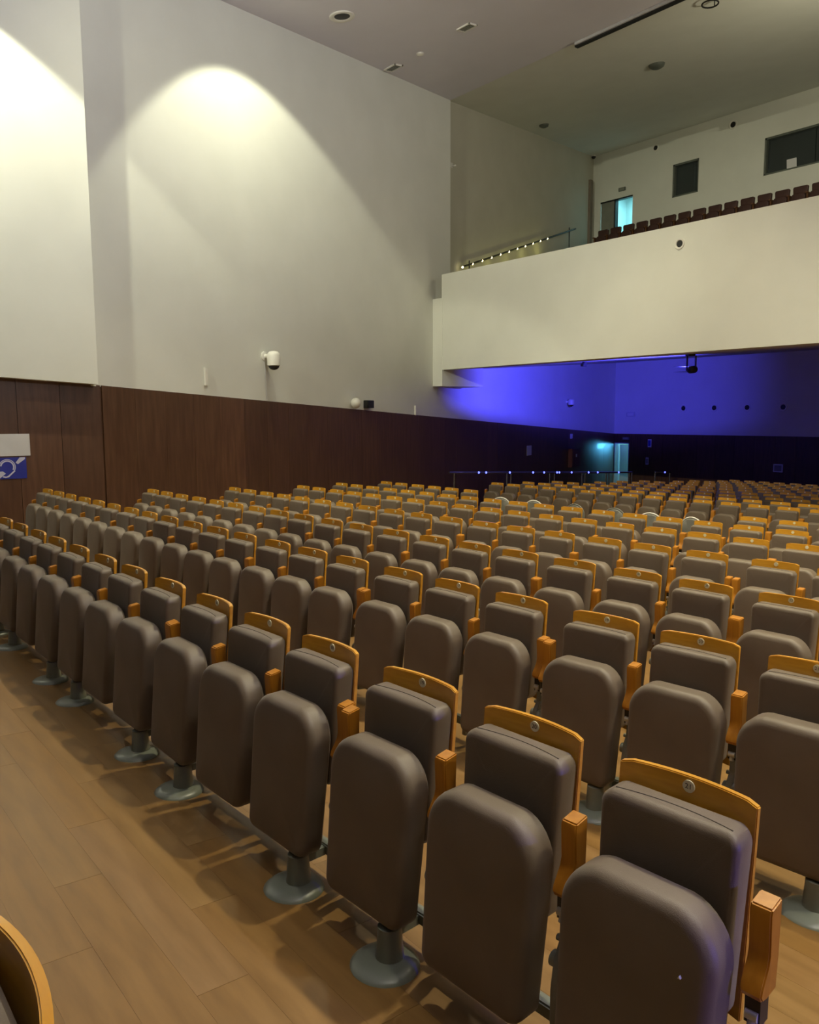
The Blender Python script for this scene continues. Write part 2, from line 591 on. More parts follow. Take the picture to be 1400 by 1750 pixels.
def seat_warp(v):
    z = v.z
    return Vector((v.x, v.y - (0.5 - z) * 0.10 + 0.012 * (1 - (v.x / 0.22) ** 2) * 0, z))


ME['seat'] = pillow('seat', [(x, z - 0.020 * (x / 0.22) ** 2 * (z > 0.5)) for x, z in rounded(0.213, 0.226, 0.160, 0.768, 0.05, 0.115, 8)], -0.160, -0.278, 0.036, 0.010, FAB, seat_warp)


def arm_mesh():
    bm = bmesh.new()
    prof = [(-0.085, 0.805), (-0.140, 0.795), (-0.146, 0.780), (-0.142, 0.680), (-0.148, 0.655), (-0.164, 0.630), (-0.178, 0.608),
            (-0.182, 0.592), (-0.174, 0.578), (-0.150, 0.574), (-0.098, 0.578), (-0.090, 0.660)]
    add_prism_x(bm, prof, -0.0265, 0.0265)
    bmesh.ops.recalc_face_normals(bm, faces=bm.faces[:])
    bmesh.ops.bevel(bm, geom=[e for e in bm.edges if e.calc_face_angle(0) > 1.0 or abs(e.verts[0].co.x - e.verts[1].co.x) < 1e-5], offset=0.004, segments=2, affect='EDGES')
    return finish(bm, 'armrest', PLYD, True)


ME['armrest'] = arm_mesh()
bm = bmesh.new()
add_box(bm, -0.019, 0.019, -0.165, -0.120, 0.505, 0.576)
ME['socket'] = finish(bm, 'socket', DARKM)
bm = bmesh.new()
add_tube(bm, (-0.015, -0.163, 0.528), (0.015, -0.163, 0.528), 0.0135, 12)
add_tube(bm, (0, -0.17, 0.500), (0, -0.162, 0.520), 0.010, 10)
ME['bolt'] = finish(bm, 'bolt', BOLT, True)


def badge_mesh(nseg):
    bm = bmesh.new()
    add_tube(bm, (0, 0.0015, 0), (0, -0.0025, 0), 0.0175, nseg)
    return finish(bm, 'number_badge', BADGE, False)


ME['badge'] = badge_mesh(18)
BPOS = Vector((0.0, 0.0215, 0.9435))


def number_mesh(txt):
    cu = bpy.data.curves.new('number', 'FONT')
    cu.body = txt
    cu.size = 0.021
    cu.align_x = 'CENTER'
    cu.align_y = 'CENTER'
    cu.extrude = 0.0003
    ob = bpy.data.objects.new('number', cu)
    COL.objects.link(ob)
    bpy.context.view_layer.update()
    dg = bpy.context.evaluated_depsgraph_get()
    me = bpy.data.meshes.new_from_object(ob.evaluated_get(dg))
    bpy.data.objects.remove(ob)
    me.transform(Matrix.Translation((0, -0.0030, 0)) @ Matrix.Rotation(math.pi / 2, 4, 'X'))
    me.materials.clear()
    me.materials.append(INK)
    me.name = 'number'
    return me


NUM = {}


# stand: beam on two columns with foot plates, one side frame between every two seats
def frame_mesh():
    bm = bmesh.new()
    add_prism_x(bm, [(-0.125, 0.52), (-0.150, 0.52), (-0.155, 0.44), (-0.185, 0.39), (-0.200, 0.30), (-0.200, 0.085), (-0.120, 0.075), (-0.105, 0.30), (-0.120, 0.42)], -0.015, 0.015)
    bmesh.ops.recalc_face_normals(bm, faces=bm.faces[:])
    bmesh.ops.bevel(bm, geom=bm.edges[:], offset=0.0035, segments=1, affect='EDGES')
    for s in (-1, 1):
        add_tube(bm, (s * 0.011, -0.165, 0.375), (s * 0.030, -0.165, 0.375), 0.024, 14)
        add_tube(bm, (s * 0.030, -0.165, 0.375), (s * 0.036, -0.165, 0.375), 0.011, 10)
        add_tube(bm, (s * 0.008, -0.150, 0.435), (s * 0.026, -0.150, 0.435), 0.010, 8)
    return finish(bm, 'side_frame', STEEL, True)


def column_mesh():
    bm = bmesh.new()
    add_lathe(bm, [(0.055, 0.012), (0.047, 0.08), (0.042, 0.160)], 18, Matrix.Translation((0, -0.272, 0)), 1.0, 1.05)
    add_box(bm, -0.02, 0.02, -0.24, -0.13, 0.115, 0.150)
    return finish(bm, 'column', STEEL, True)


def foot_mesh():
    bm = bmesh.new()
    add_lathe(bm, [(0.126, 0.0), (0.130, 0.010), (0.126, 0.024), (0.112, 0.036), (0.088, 0.043), (0.04, 0.046), (0.01, 0.046)], 28, Matrix.Translation((0, -0.298, 0)), 0.98, 1.0)
    return finish(bm, 'foot_plate', STEEL, True)


ME['side_frame'] = frame_mesh()
ME['side_frame'].materials[0] = noise_mat('pale_grey_paint', (0.20, 0.22, 0.20), (0.24, 0.26, 0.235), 0.4, 6)
ME['column'] = column_mesh()
ME['foot_plate'] = foot_mesh()
PITCH, GAP = 0.549, 0.030                      # seat pitch, extra at a joint between blocks of three
ME['beam'] = box_me('beam', STEEL, -PITCH / 2 + 0.012, PITCH / 2 - 0.012, -0.150, -0.105, 0.112, 0.160, 0.006)

ORD = ['', 'first', 'second', 'third', 'fourth', 'fifth', 'sixth', 'seventh', 'eighth', 'ninth', 'tenth', 'eleventh', 'twelfth',
       'thirteenth', 'fourteenth', 'fifteenth', 'sixteenth', 'seventeenth', 'eighteenth', 'nineteenth', 'twentieth']
TENS = {2: 'twenty', 3: 'thirty', 4: 'forty'}


def ordw(n):
    if n <= 20:
        return ORD[n]
    t, u = divmod(n, 10)
    return {2: 'twentieth', 3: 'thirtieth', 4: 'fortieth'}[t] if u == 0 else TENS[t] + '-' + ORD[u]


def project(p):
    d = Vector(p) - Vector((0, 0, EYE))
    w = d.dot(cW)
    if w < 0.1:
        return None
    return 700 + 1370 * d.dot(cR) / w, 875 - 1370 * d.dot(cU) / w


# measured seat positions (x of each seat from the aisle end of the row towards the left wall)
OBS = {
    0: ([-1.134, -1.691, -2.256, -2.865, -3.40, -3.987, -4.58, -5.156, -5.66, -6.26, -6.85, -7.33, -7.90], 1.883, 0.0047),
    1: ([-2.04, -2.587, -3.194, -3.749, -4.278, -4.905, -5.43, -5.953, -6.561, -7.087, -7.637, -8.189, -8.744, -9.283, -9.90, -10.42, -10.93, -11.522, -12.07, -12.598], 3.46, 0.0100),
    2: ([-1.70, -2.343, -2.898, -3.468, -4.054, -4.632, -5.157, -5.73, -6.273, -6.90, -7.419, -7.92], 5.02, 0.0150),
    3: ([-3.23, -3.85, -4.416, -4.948, -5.528, -6.073, -6.62, -7.23, -7.72, -8.25, -8.82, -9.386, -9.915], 6.62, 0.0200),
    4: ([-4.83, -5.367, -5.95], 8.21, 0.0100),
    5: ([-4.552, -5.034, -5.60, -6.17, -6.729, -7.287, -7.78, -8.33, -8.87, -9.40, -9.95, -10.54, -11.13, -11.72, -12.20, -12.68, -13.18, -13.68], 9.72, 0.020),
}
OBS[2][0].pop(0)
JOINT = {0: 0, 1: 1, 2: 2, 3: 2, 4: 1, 5: 0}   # index phase of the joints
ROWS = []                                      # (row key, [(x, y, joint position)])
AVG = PITCH + GAP / 3


def line_row(k, xs, yat, xmin, xmax, ph):
    """extend a measured row in both directions with the regular pitch"""
    xs = list(xs)
    for i in range(1, len(xs)):
        xs[i] = min(xs[i], xs[i - 1] - PITCH - (GAP if (i + ph) % 3 == 0 else 0))
    j = len(xs)
    while xs[-1] - AVG > xmin:
        step = PITCH + (GAP if (j + ph) % 3 == 0 else 0)
        xs.append(xs[-1] - step)
        j += 1
    pre = 0
    while xs[0] + AVG < xmax:
        pre += 1
        step = PITCH + (GAP if (0 - pre + 1 + ph) % 3 == 0 else 0)
        xs.insert(0, xs[0] + step)
    return [(x, yat(x), (i - pre + ph) % 3) for i, x in enumerate(xs)]


LEFT_END = {0: -12.0, 1: -12.9, 2: -12.9, 3: -13.35, 4: -13.75, 5: -14.0}
RIGHT_END = {0: -1.0, 1: 0.4, 2: 0.4, 3: 0.0, 4: -0.3, 5: -0.6}
for k in range(6):
    xs, ya, sl = OBS[k]
    n0 = xs[0]
    ROWS.append((k, line_row(k, xs, lambda x, ya=ya, sl=sl, n0=n0: ya + max(-0.14, sl * (x - n0)), LEFT_END[k], RIGHT_END[k], JOINT[k])))
# seventh row has a seatless gap in the middle
r6 = line_row(6, [-11.733], lambda x: 11.16, -14.8, -11.5, 2)
r6b = line_row(6, [-5.79], lambda x: 11.16, -6.1, -0.8, 0)
ROWS.append((6, r6 + r6b))
REAR = [(14.22, -14.2, -6.74), (15.70, -14.46, -7.06), (17.2, -14.59, -7.90), (18.76, -14.7, -8.77), (20.28, -14.8, -9.11),
        (21.84, -14.9, -9.95), (23.4, -15.0, -10.86), (24.95, -15.1, -11.2), (26.5, -15.2, -11.6), (28.05, -15.3, -12.0)]
for i, (yy, xl, xa) in enumerate(REAR):
    ROWS.append((8 + i, line_row(8 + i, [xa], lambda x, yy=yy: yy, xl - 0.1, -3.0, i % 3)))
ROWS.append((-1, [(-1.355, 0.255, 1)]))

ROWNAME = {-1: 'row nearest the camera'}
for k in range(7):
    ROWNAME[k] = ['front row', 'second row', 'third row', 'fourth row', 'fifth row', 'sixth row', 'seventh, gapped row'][k]
for k in range(8, 18):
    ROWNAME[k] = ordw(k - 7) + ' row under the balcony'


def seat_thing(x, y, k, idx, jp, label, group, number, rz):
    z = fz(y)
    root = empty('theatre_seat', (x, y, z), label, 'seat', group, rz)
    put('back_panel', ME['back_panel'], root)
    put('backrest', ME['backrest'], root)
    s = put('seat', ME['seat'], root)
    if k <= 3:
        pi = put('piping', ME['piping'], root)
    if k <= 1:
        put('scuff', SCUFF, s) if (k == 0 and idx == 0) else None
    if k == -1:
        bd = None
    else:
        bd = put('number_badge', ME['badge'], root, BPOS)
    if number is not None:
        if number not in NUM:
            NUM[number] = number_mesh(str(number))
        put('number', NUM[number], bd)
    sides = [-1]
    if jp == 0:
        sides.append(1)
    put('beam', ME['beam'], root)
    for sd in sides:
        put('side_frame', ME['side_frame'], root, (sd * PITCH / 2, 0, 0))
    if jp in (0, 2):
        put('column', ME['column'], root, (0.14, 0, 0))
        put('foot_plate', ME['foot_plate'], root, (0.14, 0, 0))
    for sd in sides:
        am = put('armrest', ME['armrest'], root, (sd * (PITCH / 2), 0, 0))
        if k <= 5:
            put('socket', ME['socket'], am)
            put('bolt', ME['bolt'], am)
    return root


bm = bmesh.new()
add_tube(bm, (0.150, -0.282, 0.62), (0.150, -0.2895, 0.62), 0.0045, 3)
SCUFF = finish(bm, 'scuff', BOLT)

cands = []
for k, row_ in ROWS:
    n = len(row_)
    for i, (x, y, jp) in enumerate(row_):
        pr = project((x, y, fz(y) + 0.8))
        if pr is None or pr[0] < -90 or pr[0] > 1500 or pr[1] > 2150:
            if k != -1:
                continue
        d = math.hypot(x, y)
        cands.append((d, k, i, n, x, y, jp))
cands.sort()
near = cands[:300]
far = cands[300:]
per_row = {}
for d, k, i, n, x, y, jp in cands:
    per_row.setdefault(k, []).append(i)
for d, k, i, n, x, y, jp in near:
    lst = sorted(per_row[k])
    pos = lst.index(i) + 1
    last = len(lst) - pos + 1
    number = None
    if k == 0:
        number = 21 - i
        label = ('taupe tip-up seat with badge %d, at the right-hand end of the front row' % number) if i == 0 else \
            ('taupe tip-up seat, %s to the left of seat 21 in the front row' % ordw(i))
    elif k == -1:
        label = 'seat back cut off at the bottom left corner, nearest the camera'
    else:
        if k == 1:
            xs0 = [r for r in row_ if 1]
            number = 21 - (pos - 1) if pos <= 21 else None
        elif k == 2:
            number = 22 - (pos - 1) if pos <= 14 else None
        side = 'from the left-wall end' if last <= pos else 'from the right picture edge'
        cnt = last if last <= pos else pos
        label = 'tip-up seat, %s %s, in the %s' % (ordw(cnt), side, ROWNAME[k])
    rz = 0.0
    if k == 0 and i < 3:
        rz = math.radians((4.0, 3.0, 3.0)[i])
    elif k == 1 and i < 6:
        rz = math.radians(5)
    elif k >= 0:
        rz = math.radians(1.5 + random.uniform(-1.2, 1.2))
    grp = 'tip-up seats in the ' + ROWNAME[k]
    seat_thing(x, y - 0.03 * 0, k, i, jp, label, grp, number, rz)

# the farthest seats, a few pixels each, as one object
if far:
    bm = bmesh.new()
    mats = [PLY, FAB, PLYD, BADGE]
    for d, k, i, n, x, y, jp in far:
        z = fz(y)
        for (b, mi) in (((-.2, .2, -.01, .01, .42, .97), 0), ((-.19, .19, -.10, -.01, .42, .915), 1), ((-.21, .21, -.26, -.15, .19, .77), 1),
                        ((-.30, -.25, -.15, -.09, .05, .80), 2), ((-.017, .017, -.014, -.01, .925, .96), 3)):
            n0 = len(bm.faces)
            add_box(bm, x + b[0], x + b[1], y + b[2], y + b[3], z + b[4], z + b[5])
            bm.faces.ensure_lookup_table()
            for f in bm.faces[n0:]:
                f.material_index = mi
    me = bpy.data.meshes.new('theatre_seats')
    bmesh.ops.recalc_face_normals(bm, faces=bm.faces[:])
    bm.to_mesh(me)
    bm.free()
    for m in mats:
        me.materials.append(m)
    o = put('distant_seats', me)
    tag(o, 'rows of tiny seats in the dark at the far back under the balcony', 'seats')
    o['kind'] = 'stuff'


# ------------------------------------------------------------------ things on walls, ceilings and rails
def rel(x, y, z):
    return Vector((x, y, z + EYE))


def wall_frame(y, zrel, off=0.0, x0=-12.45):
    """location and rotation of something fixed to the left wall: local -Y looks into the hall"""
    p = Vector((wx(y, x0), y, zrel + EYE)) + WN * off
    return p, math.atan2(WN.y, WN.x) + math.pi / 2


def down_speaker(name, loc, r, label, cat, axis, group=None):
    """round flush fitting: pale ring, dark recessed grille; axis = direction it faces"""
    q = Vector(axis).to_track_quat('Z', 'Y')
    root = empty(name, loc, label, cat, group)
    root.rotation_mode = 'QUATERNION'
    root.rotation_quaternion = q
    bm = bmesh.new()
    n = 28
    prof = [(r, -0.01), (r, 0.012), (r * 0.94, 0.022), (r * 0.70, 0.016), (r * 0.62, 0.002), (r * 0.62, -0.01)]
    rings = [[bm.verts.new((a * math.cos(2 * math.pi * i / n), a * math.sin(2 * math.pi * i / n), h)) for i in range(n)] for a, h in prof]
    for a, b in zip(rings, rings[1:] + rings[:1]):
        for i in range(n):
            bm.faces.new((a[i], a[(i + 1) % n], b[(i + 1) % n], b[i]))
    put('ring', finish(bm, 'ring', WHITE, True), root)
    bm = bmesh.new()
    add_lathe(bm, [(r * 0.63, -0.008), (r * 0.62, 0.002), (r * 0.3, 0.006), (0.01, 0.008)], n)
    put('grille', finish(bm, 'grille', DARKM, True), root)
    return root


# --- ceiling fittings
cn = Vector((0, 0.106, -1)).normalized()
down_speaker('ceiling_speaker', (-14.36, 9.98, ceil_z(9.98) - 0.012), 0.26, 'round black speaker with white ring in the front ceiling near the left wall', 'speaker', cn)


def ceiling_box(x, y, sx, sy, name, label, cat, mat, group=None, zf=ceil_z):
    root = empty(name, (x, y, zf(y)), label, cat, group)
    root.rotation_euler = (math.atan(0.106), 0, 0)
    bm = bmesh.new()
    for a in ((-sx, sx, -sy, -sy + .03), (-sx, sx, sy - .03, sy), (-sx, -sx + .03, -sy, sy), (sx - .03, sx, -sy, sy)):
        add_box(bm, a[0], a[1], a[2], a[3], -0.03, 0.01)
    put('frame', finish(bm, 'frame', WHITE), root)
    k = 4
    for i in range(k):
        yy = -sy + 0.03 + (2 * sy - 0.06) * (i + 0.5) / k
        put('slat', box_me('slat', mat, -sx + .03, sx - .03, yy - 0.012, yy + 0.012, -0.022, 0.0), root)


ceiling_box(-13.58, 12.73, 0.20, 0.13, 'ceiling_vent', 'small slatted vent in the front ceiling, right of the round black speaker', 'vent', DOORG)
ceiling_box(-16.18, 12.73, 0.22, 0.13, 'ceiling_vent', 'small slatted vent in the front ceiling close to the left wall', 'vent', DOORG)
bm = bmesh.new()
add_lathe(bm, [(0.09, 0.01), (0.085, -0.03), (0.04, -0.05), (0.01, -0.052)], 16)
tag(put('smoke_detector', finish(bm, 'smoke_detector', WHITE, True), None, (-15.2, 12.76, ceil_z(12.76))), 'tiny round detector between the two ceiling vents', 'detector')
bm = bmesh.new()
add_lathe(bm, [(0.22, 0.01), (0.20, -0.05), (0.12, -0.10), (0.02, -0.11)], 20)
tag(put('ceiling_lamp', finish(bm, 'ceiling_lamp', FRAMEM, True), None, (-13.3, 19.36, gceil_z(19.36))), 'unlit round lamp on the dark gallery ceiling', 'lamp')
bm = bmesh.new()
add_lathe(bm, [(0.16, 0.01), (0.15, -0.05), (0.08, -0.09), (0.02, -0.10)], 20)
tag(put('ceiling_lamp', finish(bm, 'ceiling_lamp', FRAMEM, True), None, (-18.5, 20.8, gceil_z(20.8))), 'unlit round fitting on the gallery ceiling near the side wall', 'lamp')

# screen or curtain track along the edge of the front ceiling
root = empty('curtain_track', (-10.3, 15.70, ceil_z(15.7)), 'black and white track along the rear edge of the front ceiling', 'track')
put('cover', box_me('cover', SCREENW, -2.75, 2.75, 0.0, 0.045, -0.06, 0.0), root)
put('rail', box_me('rail', DARKM, -2.78, 2.72, 0.046, 0.16, -0.09, 0.0), root)
bm = bmesh.new()
for i in range(18):
    a, b = 2 * math.pi * i / 18, 2 * math.pi * (i + 1) / 18
    add_tube(bm, (0.17 * math.cos(a), 0.17 * math.sin(a), 0), (0.17 * math.cos(b), 0.17 * math.sin(b), 0), 0.018, 6)
add_tube(bm, (0, 0.17, 0), (0, 0.17, 0.12), 0.012, 6)
tag(put('cable_loop', finish(bm, 'cable_loop', DARKM, True), None, (-10.2, 16.75, gceil_z(16.75) - 0.10)), 'thin black ring hanging from the gallery ceiling at the top edge', 'ring')

# --- left wall fittings
p, rz = wall_frame(8.43, 1.17)
root = empty('wall_projector', p, 'white rounded housing with dark dome on a bracket, high on the left wall', 'camera', None, rz)
bm = bmesh.new()
add_lathe(bm, [(0.10, -0.005), (0.10, 0.02), (0.05, 0.03), (0.035, 0.14)], 18, Matrix.Rotation(math.pi / 2, 4, 'X') @ Matrix.Identity(4))
put('bracket', finish(bm, 'bracket', WHITE, True), root, (0, 0, 0.10))
bm = bmesh.new()
add_lathe(bm, [(0.105, -0.11), (0.135, -0.10), (0.14, 0.10), (0.125, 0.15), (0.09, 0.185), (0.03, 0.20)], 24, Matrix.Translation((0.02, -0.24, 0.0)))
put('housing', finish(bm, 'housing', WHITE, True), root)
bm = bmesh.new()
add_lathe(bm, [(0.02, -0.19), (0.07, -0.175), (0.105, -0.14), (0.115, -0.112)], 24, Matrix.Translation((0.02, -0.24, 0.0)))
put('dome', finish(bm, 'dome', DARKM, True), root)
bm = bmesh.new()
add_tube(bm, (-0.02, -0.012, 0.06), (0.03, -0.012, -(1.17 - 0.36) + 0.02), 0.006, 6)
put('cable', finish(bm, 'cable', SCREENW, True), root)

for y, z, h, lab in ((6.85, 0.78, 0.34, 'narrow white vertical trunking on the left wall, left of the white housing'),
                     (13.98, 0.17, 0.26, 'narrow white vertical trunking on the left wall below the balcony corner')):
    p, rz = wall_frame(y, z)
    o = put('cable_trunking', box_me('cable_trunking', WHITE, -0.035, 0.035, -0.045, 0.0, -h / 2, h / 2, 0.006), None, p, (0, 0, rz))
    tag(o, lab, 'trunking')
p, rz = wall_frame(11.28, 0.33, 0.13)
bm = bmesh.new()
add_lathe(bm, [(0.02, -0.125), (0.07, -0.105), (0.11, -0.06), (0.125, 0), (0.11, 0.06), (0.07, 0.105), (0.02, 0.125)], 20)
tag(put('globe_lamp', finish(bm, 'globe_lamp', WHITE, True), None, p), 'white unlit globe on top of the wood panelling beside the black box', 'lamp')
p, rz = wall_frame(11.87, 0.31)
root = empty('wall_monitor', p, 'small black box on top of the wood panelling beside the white globe', 'speaker', None, rz)
put('casing', box_me('casing', DARKM, -0.14, 0.14, -0.13, 0.0, -0.095, 0.095, 0.008), root)
put('front', box_me('front', noise_mat('dark_screen', (0.02, 0.02, 0.02), (0.03, 0.03, 0.03), 0.3), -0.12, 0.12, -0.136, -0.129, -0.08, 0.08), root)

# signs on the panelling at the left edge
SX = -13.895


def sign_plate(name, ya, yb, za, zb, mat, label, t=0.006):
    root = empty(name, (SX, (ya + yb) / 2, (za + zb) / 2 + EYE), label, 'sign')
    put('plate', box_me('plate', mat, 0.0, t, -(yb - ya) / 2, (yb - ya) / 2, -(zb - za) / 2, (zb - za) / 2, 0.0015), root)
    return root


sign_plate('notice_board', 2.70, 3.44, -0.594, -0.245, PAPER, 'blank white notice plate on the dark panelling at the left edge')
root = sign_plate('hearing_loop_sign', 2.86, 3.37, -0.957, -0.617, SIGNB, 'blue hearing loop sign with white ear symbol below the white plate')


def flat_poly(pts, mat, x=0.0075, name='symbol'):
    bm = bmesh.new()
    a = [bm.verts.new((x, p[0], p[1])) for p in pts]
    b = [bm.verts.new((x - 0.0012, p[0], p[1])) for p in pts]
    bm.faces.new(a)
    bm.faces.new(b[::-1])
    for i in range(len(pts)):
        j = (i + 1) % len(pts)
        bm.faces.new((a[i], b[i], b[j], a[j]))
    return finish(bm, name, mat)


put('symbol_bar', flat_poly([(0.095, 0.085), (0.16, 0.168), (0.238, 0.168), (0.238, 0.14), (0.13, 0.062)], SIGNW), root)
put('symbol_bar', flat_poly([(-0.255, -0.168), (-0.16, -0.168), (-0.055, -0.082), (-0.10, -0.045), (-0.16, -0.05), (-0.255, -0.115)], SIGNW), root)


def arc_band(cx, cz, r0, r1, a0, a1, n=16):
    pts = [(cx + r1 * math.cos(math.radians(a0 + (a1 - a0) * i / n)), cz + r1 * math.sin(math.radians(a0 + (a1 - a0) * i / n))) for i in range(n + 1)]
    pts += [(cx + r0 * math.cos(math.radians(a1 + (a0 - a1) * i / n)), cz + r0 * math.sin(math.radians(a1 + (a0 - a1) * i / n))) for i in range(n + 1)]
    return pts


for r0, r1 in ((0.085, 0.105), (0.113, 0.125)):
    put('symbol_ear', flat_poly(arc_band(-0.03, 0.02, r0, r1, 170, -30), SIGNW), root)
put('symbol_ear', flat_poly([(0.068, -0.036), (0.088, -0.048), (-0.015, -0.142), (-0.06, -0.152), (-0.105, -0.140), (-0.095, -0.120), (-0.055, -0.130), (-0.025, -0.120)], SIGNW), root)

# notices and devices near the back corner
p, rz = wall_frame(20.95, -1.19, 0.03)
tag(put('notice', box_me('notice', PAPER, -0.19, 0.19, -0.008, 0.0, -0.17, 0.17), None, p, (0, 0, rz)), 'square white notice on the dark panelling above the metal railing', 'notice')
p, rz = wall_frame(24.78, -1.62, 0.03)
root = empty('fire_hose_cabinet', p, 'dark red fire hose cabinet on the panelling left of the lit doorway', 'cabinet', None, rz)
put('casing', box_me('casing', RED, -0.42, 0.42, -0.16, 0.0, -0.36, 0.36, 0.01), root)
put('door', box_me('door', RED, -0.38, 0.38, -0.172, -0.161, -0.32, 0.32, 0.003), root)
put('emblem', box_me('emblem', PAPER, -0.06, 0.06, -0.176, -0.1725, 0.03, 0.15), root)
p, rz = wall_frame(24.63, -0.78, 0.02)
tag(put('alarm_button', box_me('alarm_button', PAPER, -0.08, 0.08, -0.05, 0.0, -0.09, 0.09, 0.006), None, p, (0, 0, rz)), 'small pale alarm box above the red fire cabinet', 'alarm')
p, rz = wall_frame(24.18, 0.50)
root = empty('wall_camera', p, 'small camera with dark dome on the blue-lit upper wall', 'camera', None, rz)
bm = bmesh.new()
add_lathe(bm, [(0.10, -0.08), (0.12, -0.06), (0.12, 0.10), (0.08, 0.14), (0.02, 0.15)], 18, Matrix.Translation((0.0, -0.2, 0.0)))
add_box(bm, -0.05, 0.05, -0.12, 0.0, 0.0, 0.08)
put('housing', finish(bm, 'housing', WHITE, True), root)
bm = bmesh.new()
add_lathe(bm, [(0.02, -0.15), (0.07, -0.12), (0.095, -0.081)], 18, Matrix.Translation((0.0, -0.2, 0.0)))
put('dome', finish(bm, 'dome', DARKM, True), root)


def back_box(name, x, z, w, h, mat, label, cat, d=0.05, y=None, inner=None, group=None):
    yy = YB - 0.03 if y is None else y
    root = empty(name, (x, yy, z + EYE), label, cat, group)
    put('casing', box_me('casing', mat, -w / 2, w / 2, -d, 0.0, -h / 2, h / 2, 0.004), root)
    if inner:
        put('face', box_me('face', inner, -w * 0.38, w * 0.38, -d - 0.004, -d - 0.0002, -h * 0.36, h * 0.36), root)
    return root


back_box('exit_sign', -20.0, -1.16, 0.16, 0.34, PAPER, 'small upright pale sign high on the dark back wall right of the door', 'sign', 0.04, None, SIGNB)
back_box('switch_plate', -20.1, -1.92, 0.14, 0.30, PAPER, 'small pale switch plate on the back wall right of the door', 'switch', 0.03, None, DOORG)
back_box('notice', -14.44, -1.96, 0.36, 0.30, PAPER, 'pale notice alone on the black back wall at the right', 'notice', 0.02, None, DOORG)
back_box('exit_sign', -21.2, -0.98, 0.34, 0.12, FRAMEM, 'dim unlit sign just above the lit doorway', 'sign', 0.06, None, DOORG)
back_box('emergency_light', -21.0, 0.06, 0.42, 0.18, SCREENW, 'faint emergency light on the blue wall above the doorway', 'lamp', 0.06, YB, WHITE)
for i, (x, nm) in enumerate(((-18.49, 'leftmost'), (-17.13, 'second'), (-15.77, 'third'), (-14.38, 'fourth'), (-12.9, 'fifth'))):
    down_speaker('wall_speaker', (x, YB - 0.005, 0.295 + EYE), 0.15, 'small round black speaker under the balcony, %s of the row on the back wall' % nm, 'speaker', (0, -1, 0), 'row of speakers under the balcony')

# black moving lamp and a small hook below the balcony soffit
root = empty('spotlight', (-10.62, 17.12, soff_z(17.12)), 'black spotlight with added beam flags hanging below the balcony soffit', 'spotlight', None, math.atan2(4.68, -7.68))
dzl = 1.06 + EYE - soff_z(17.12)
put('clamp', box_me('clamp', DARKM, -0.14, 0.06, -0.08, 0.08, -0.06, 0.0, 0.01), root)
put('yoke', box_me('yoke', DARKM, -0.12, -0.08, -0.12, -0.09, dzl - 0.03, -0.05), root)
put('yoke', box_me('yoke', DARKM, -0.12, -0.08, 0.09, 0.12, dzl - 0.03, -0.05), root)
bm = bmesh.new()
add_lathe(bm, [(0.05, -0.30), (0.085, -0.26), (0.085, -0.06), (0.07, -0.03)], 18, Matrix.Translation((0, 0, dzl)) @ Matrix.Rotation(math.pi / 2, 4, 'Y'))
put('lamp_head', finish(bm, 'lamp_head', DARKM, True), root)
for sg in (-1, 1):  # plates added to keep the blue beam off seats and near soffit
    bm = bmesh.new()
    q = 0.040 * sg if sg < 0 else 0.085
    add_hexa(bm, [(-0.03, -0.09, dzl + q), (0.24, -0.27, dzl + q), (0.24, 0.27, dzl + q), (-0.03, 0.09, dzl + q),
                  (-0.03, -0.09, dzl + q + 0.003), (0.24, -0.27, dzl + q + 0.003), (0.24, 0.27, dzl + q + 0.003), (-0.03, 0.09, dzl + q + 0.003)])
    put('beam_flag', finish(bm, 'beam_flag', DARKM), root)
root = empty('soffit_camera', (-14.0, 17.5, soff_z(17.5)), 'tiny dark camera below the balcony soffit, left of the spotlight', 'camera')
put('mount', box_me('mount', DARKM, -0.04, 0.04, -0.04, 0.04, -0.06, 0.0), root)
put('body', box_me('body', DARKM, -0.05, 0.05, -0.10, 0.06, -0.14, -0.06, 0.01), root)

# speaker in the balcony front
down_speaker('balcony_speaker', (-9.54, YF - 0.006, 3.46 + EYE), 0.11, 'round black speaker set into the white balcony front', 'speaker', (0, -1, 0))

# --- metal railing beside the rear rows
RA, RB_ = Vector((-16.4, 14.9, 0)), Vector((-18.4, 28.6, 0))


def rail_pt(t, h):
    p = RA.lerp(RB_, t)
    return Vector((p.x, p.y, fz(p.y) + h))


root = empty('railing', (RA.x, RA.y, fz(RA.y)), 'long metal railing with paired posts below the panelled left wall', 'railing')
inv = Vector((RA.x, RA.y, fz(RA.y)))
bm = bmesh.new()
add_tube(bm, rail_pt(-0.01, 1.10) - inv, rail_pt(0.76, 1.10) - inv, 0.030, 12)
put('handrail', finish(bm, 'handrail', CHROME, True), root)
bm = bmesh.new()
add_tube(bm, rail_pt(0.90, 1.10) - inv, rail_pt(1.0, 1.10) - inv, 0.030, 12)
put('handrail', finish(bm, 'handrail', CHROME, True), root)
for t in (0.005, 0.185, 0.20, 0.355, 0.375, 0.50, 0.515, 0.62, 0.635, 0.745, 0.76, 0.90, 0.995):
    bm = bmesh.new()
    add_tube(bm, rail_pt(t, 0.0) - inv, rail_pt(t, 1.09) - inv, 0.026, 10)
    put('post', finish(bm, 'post', CHROME, True), root)
for t in (0.085, 0.11, 0.195, 0.285, 0.33, 0.385, 0.395, 0.45, 0.53, 0.575, 0.685, 0.96):  # glowing beads in place of blue glints on the polished rail
    bm = bmesh.new()
    add_lathe(bm, [(0.004, -0.035), (0.022, -0.022), (0.030, 0), (0.022, 0.022), (0.004, 0.035)], 12, Matrix.Translation(rail_pt(t, 1.105) - inv + Vector((0.03, -0.02, 0))))
    put('rail_glint', finish(bm, 'rail_glint', BGLINT, True), root)

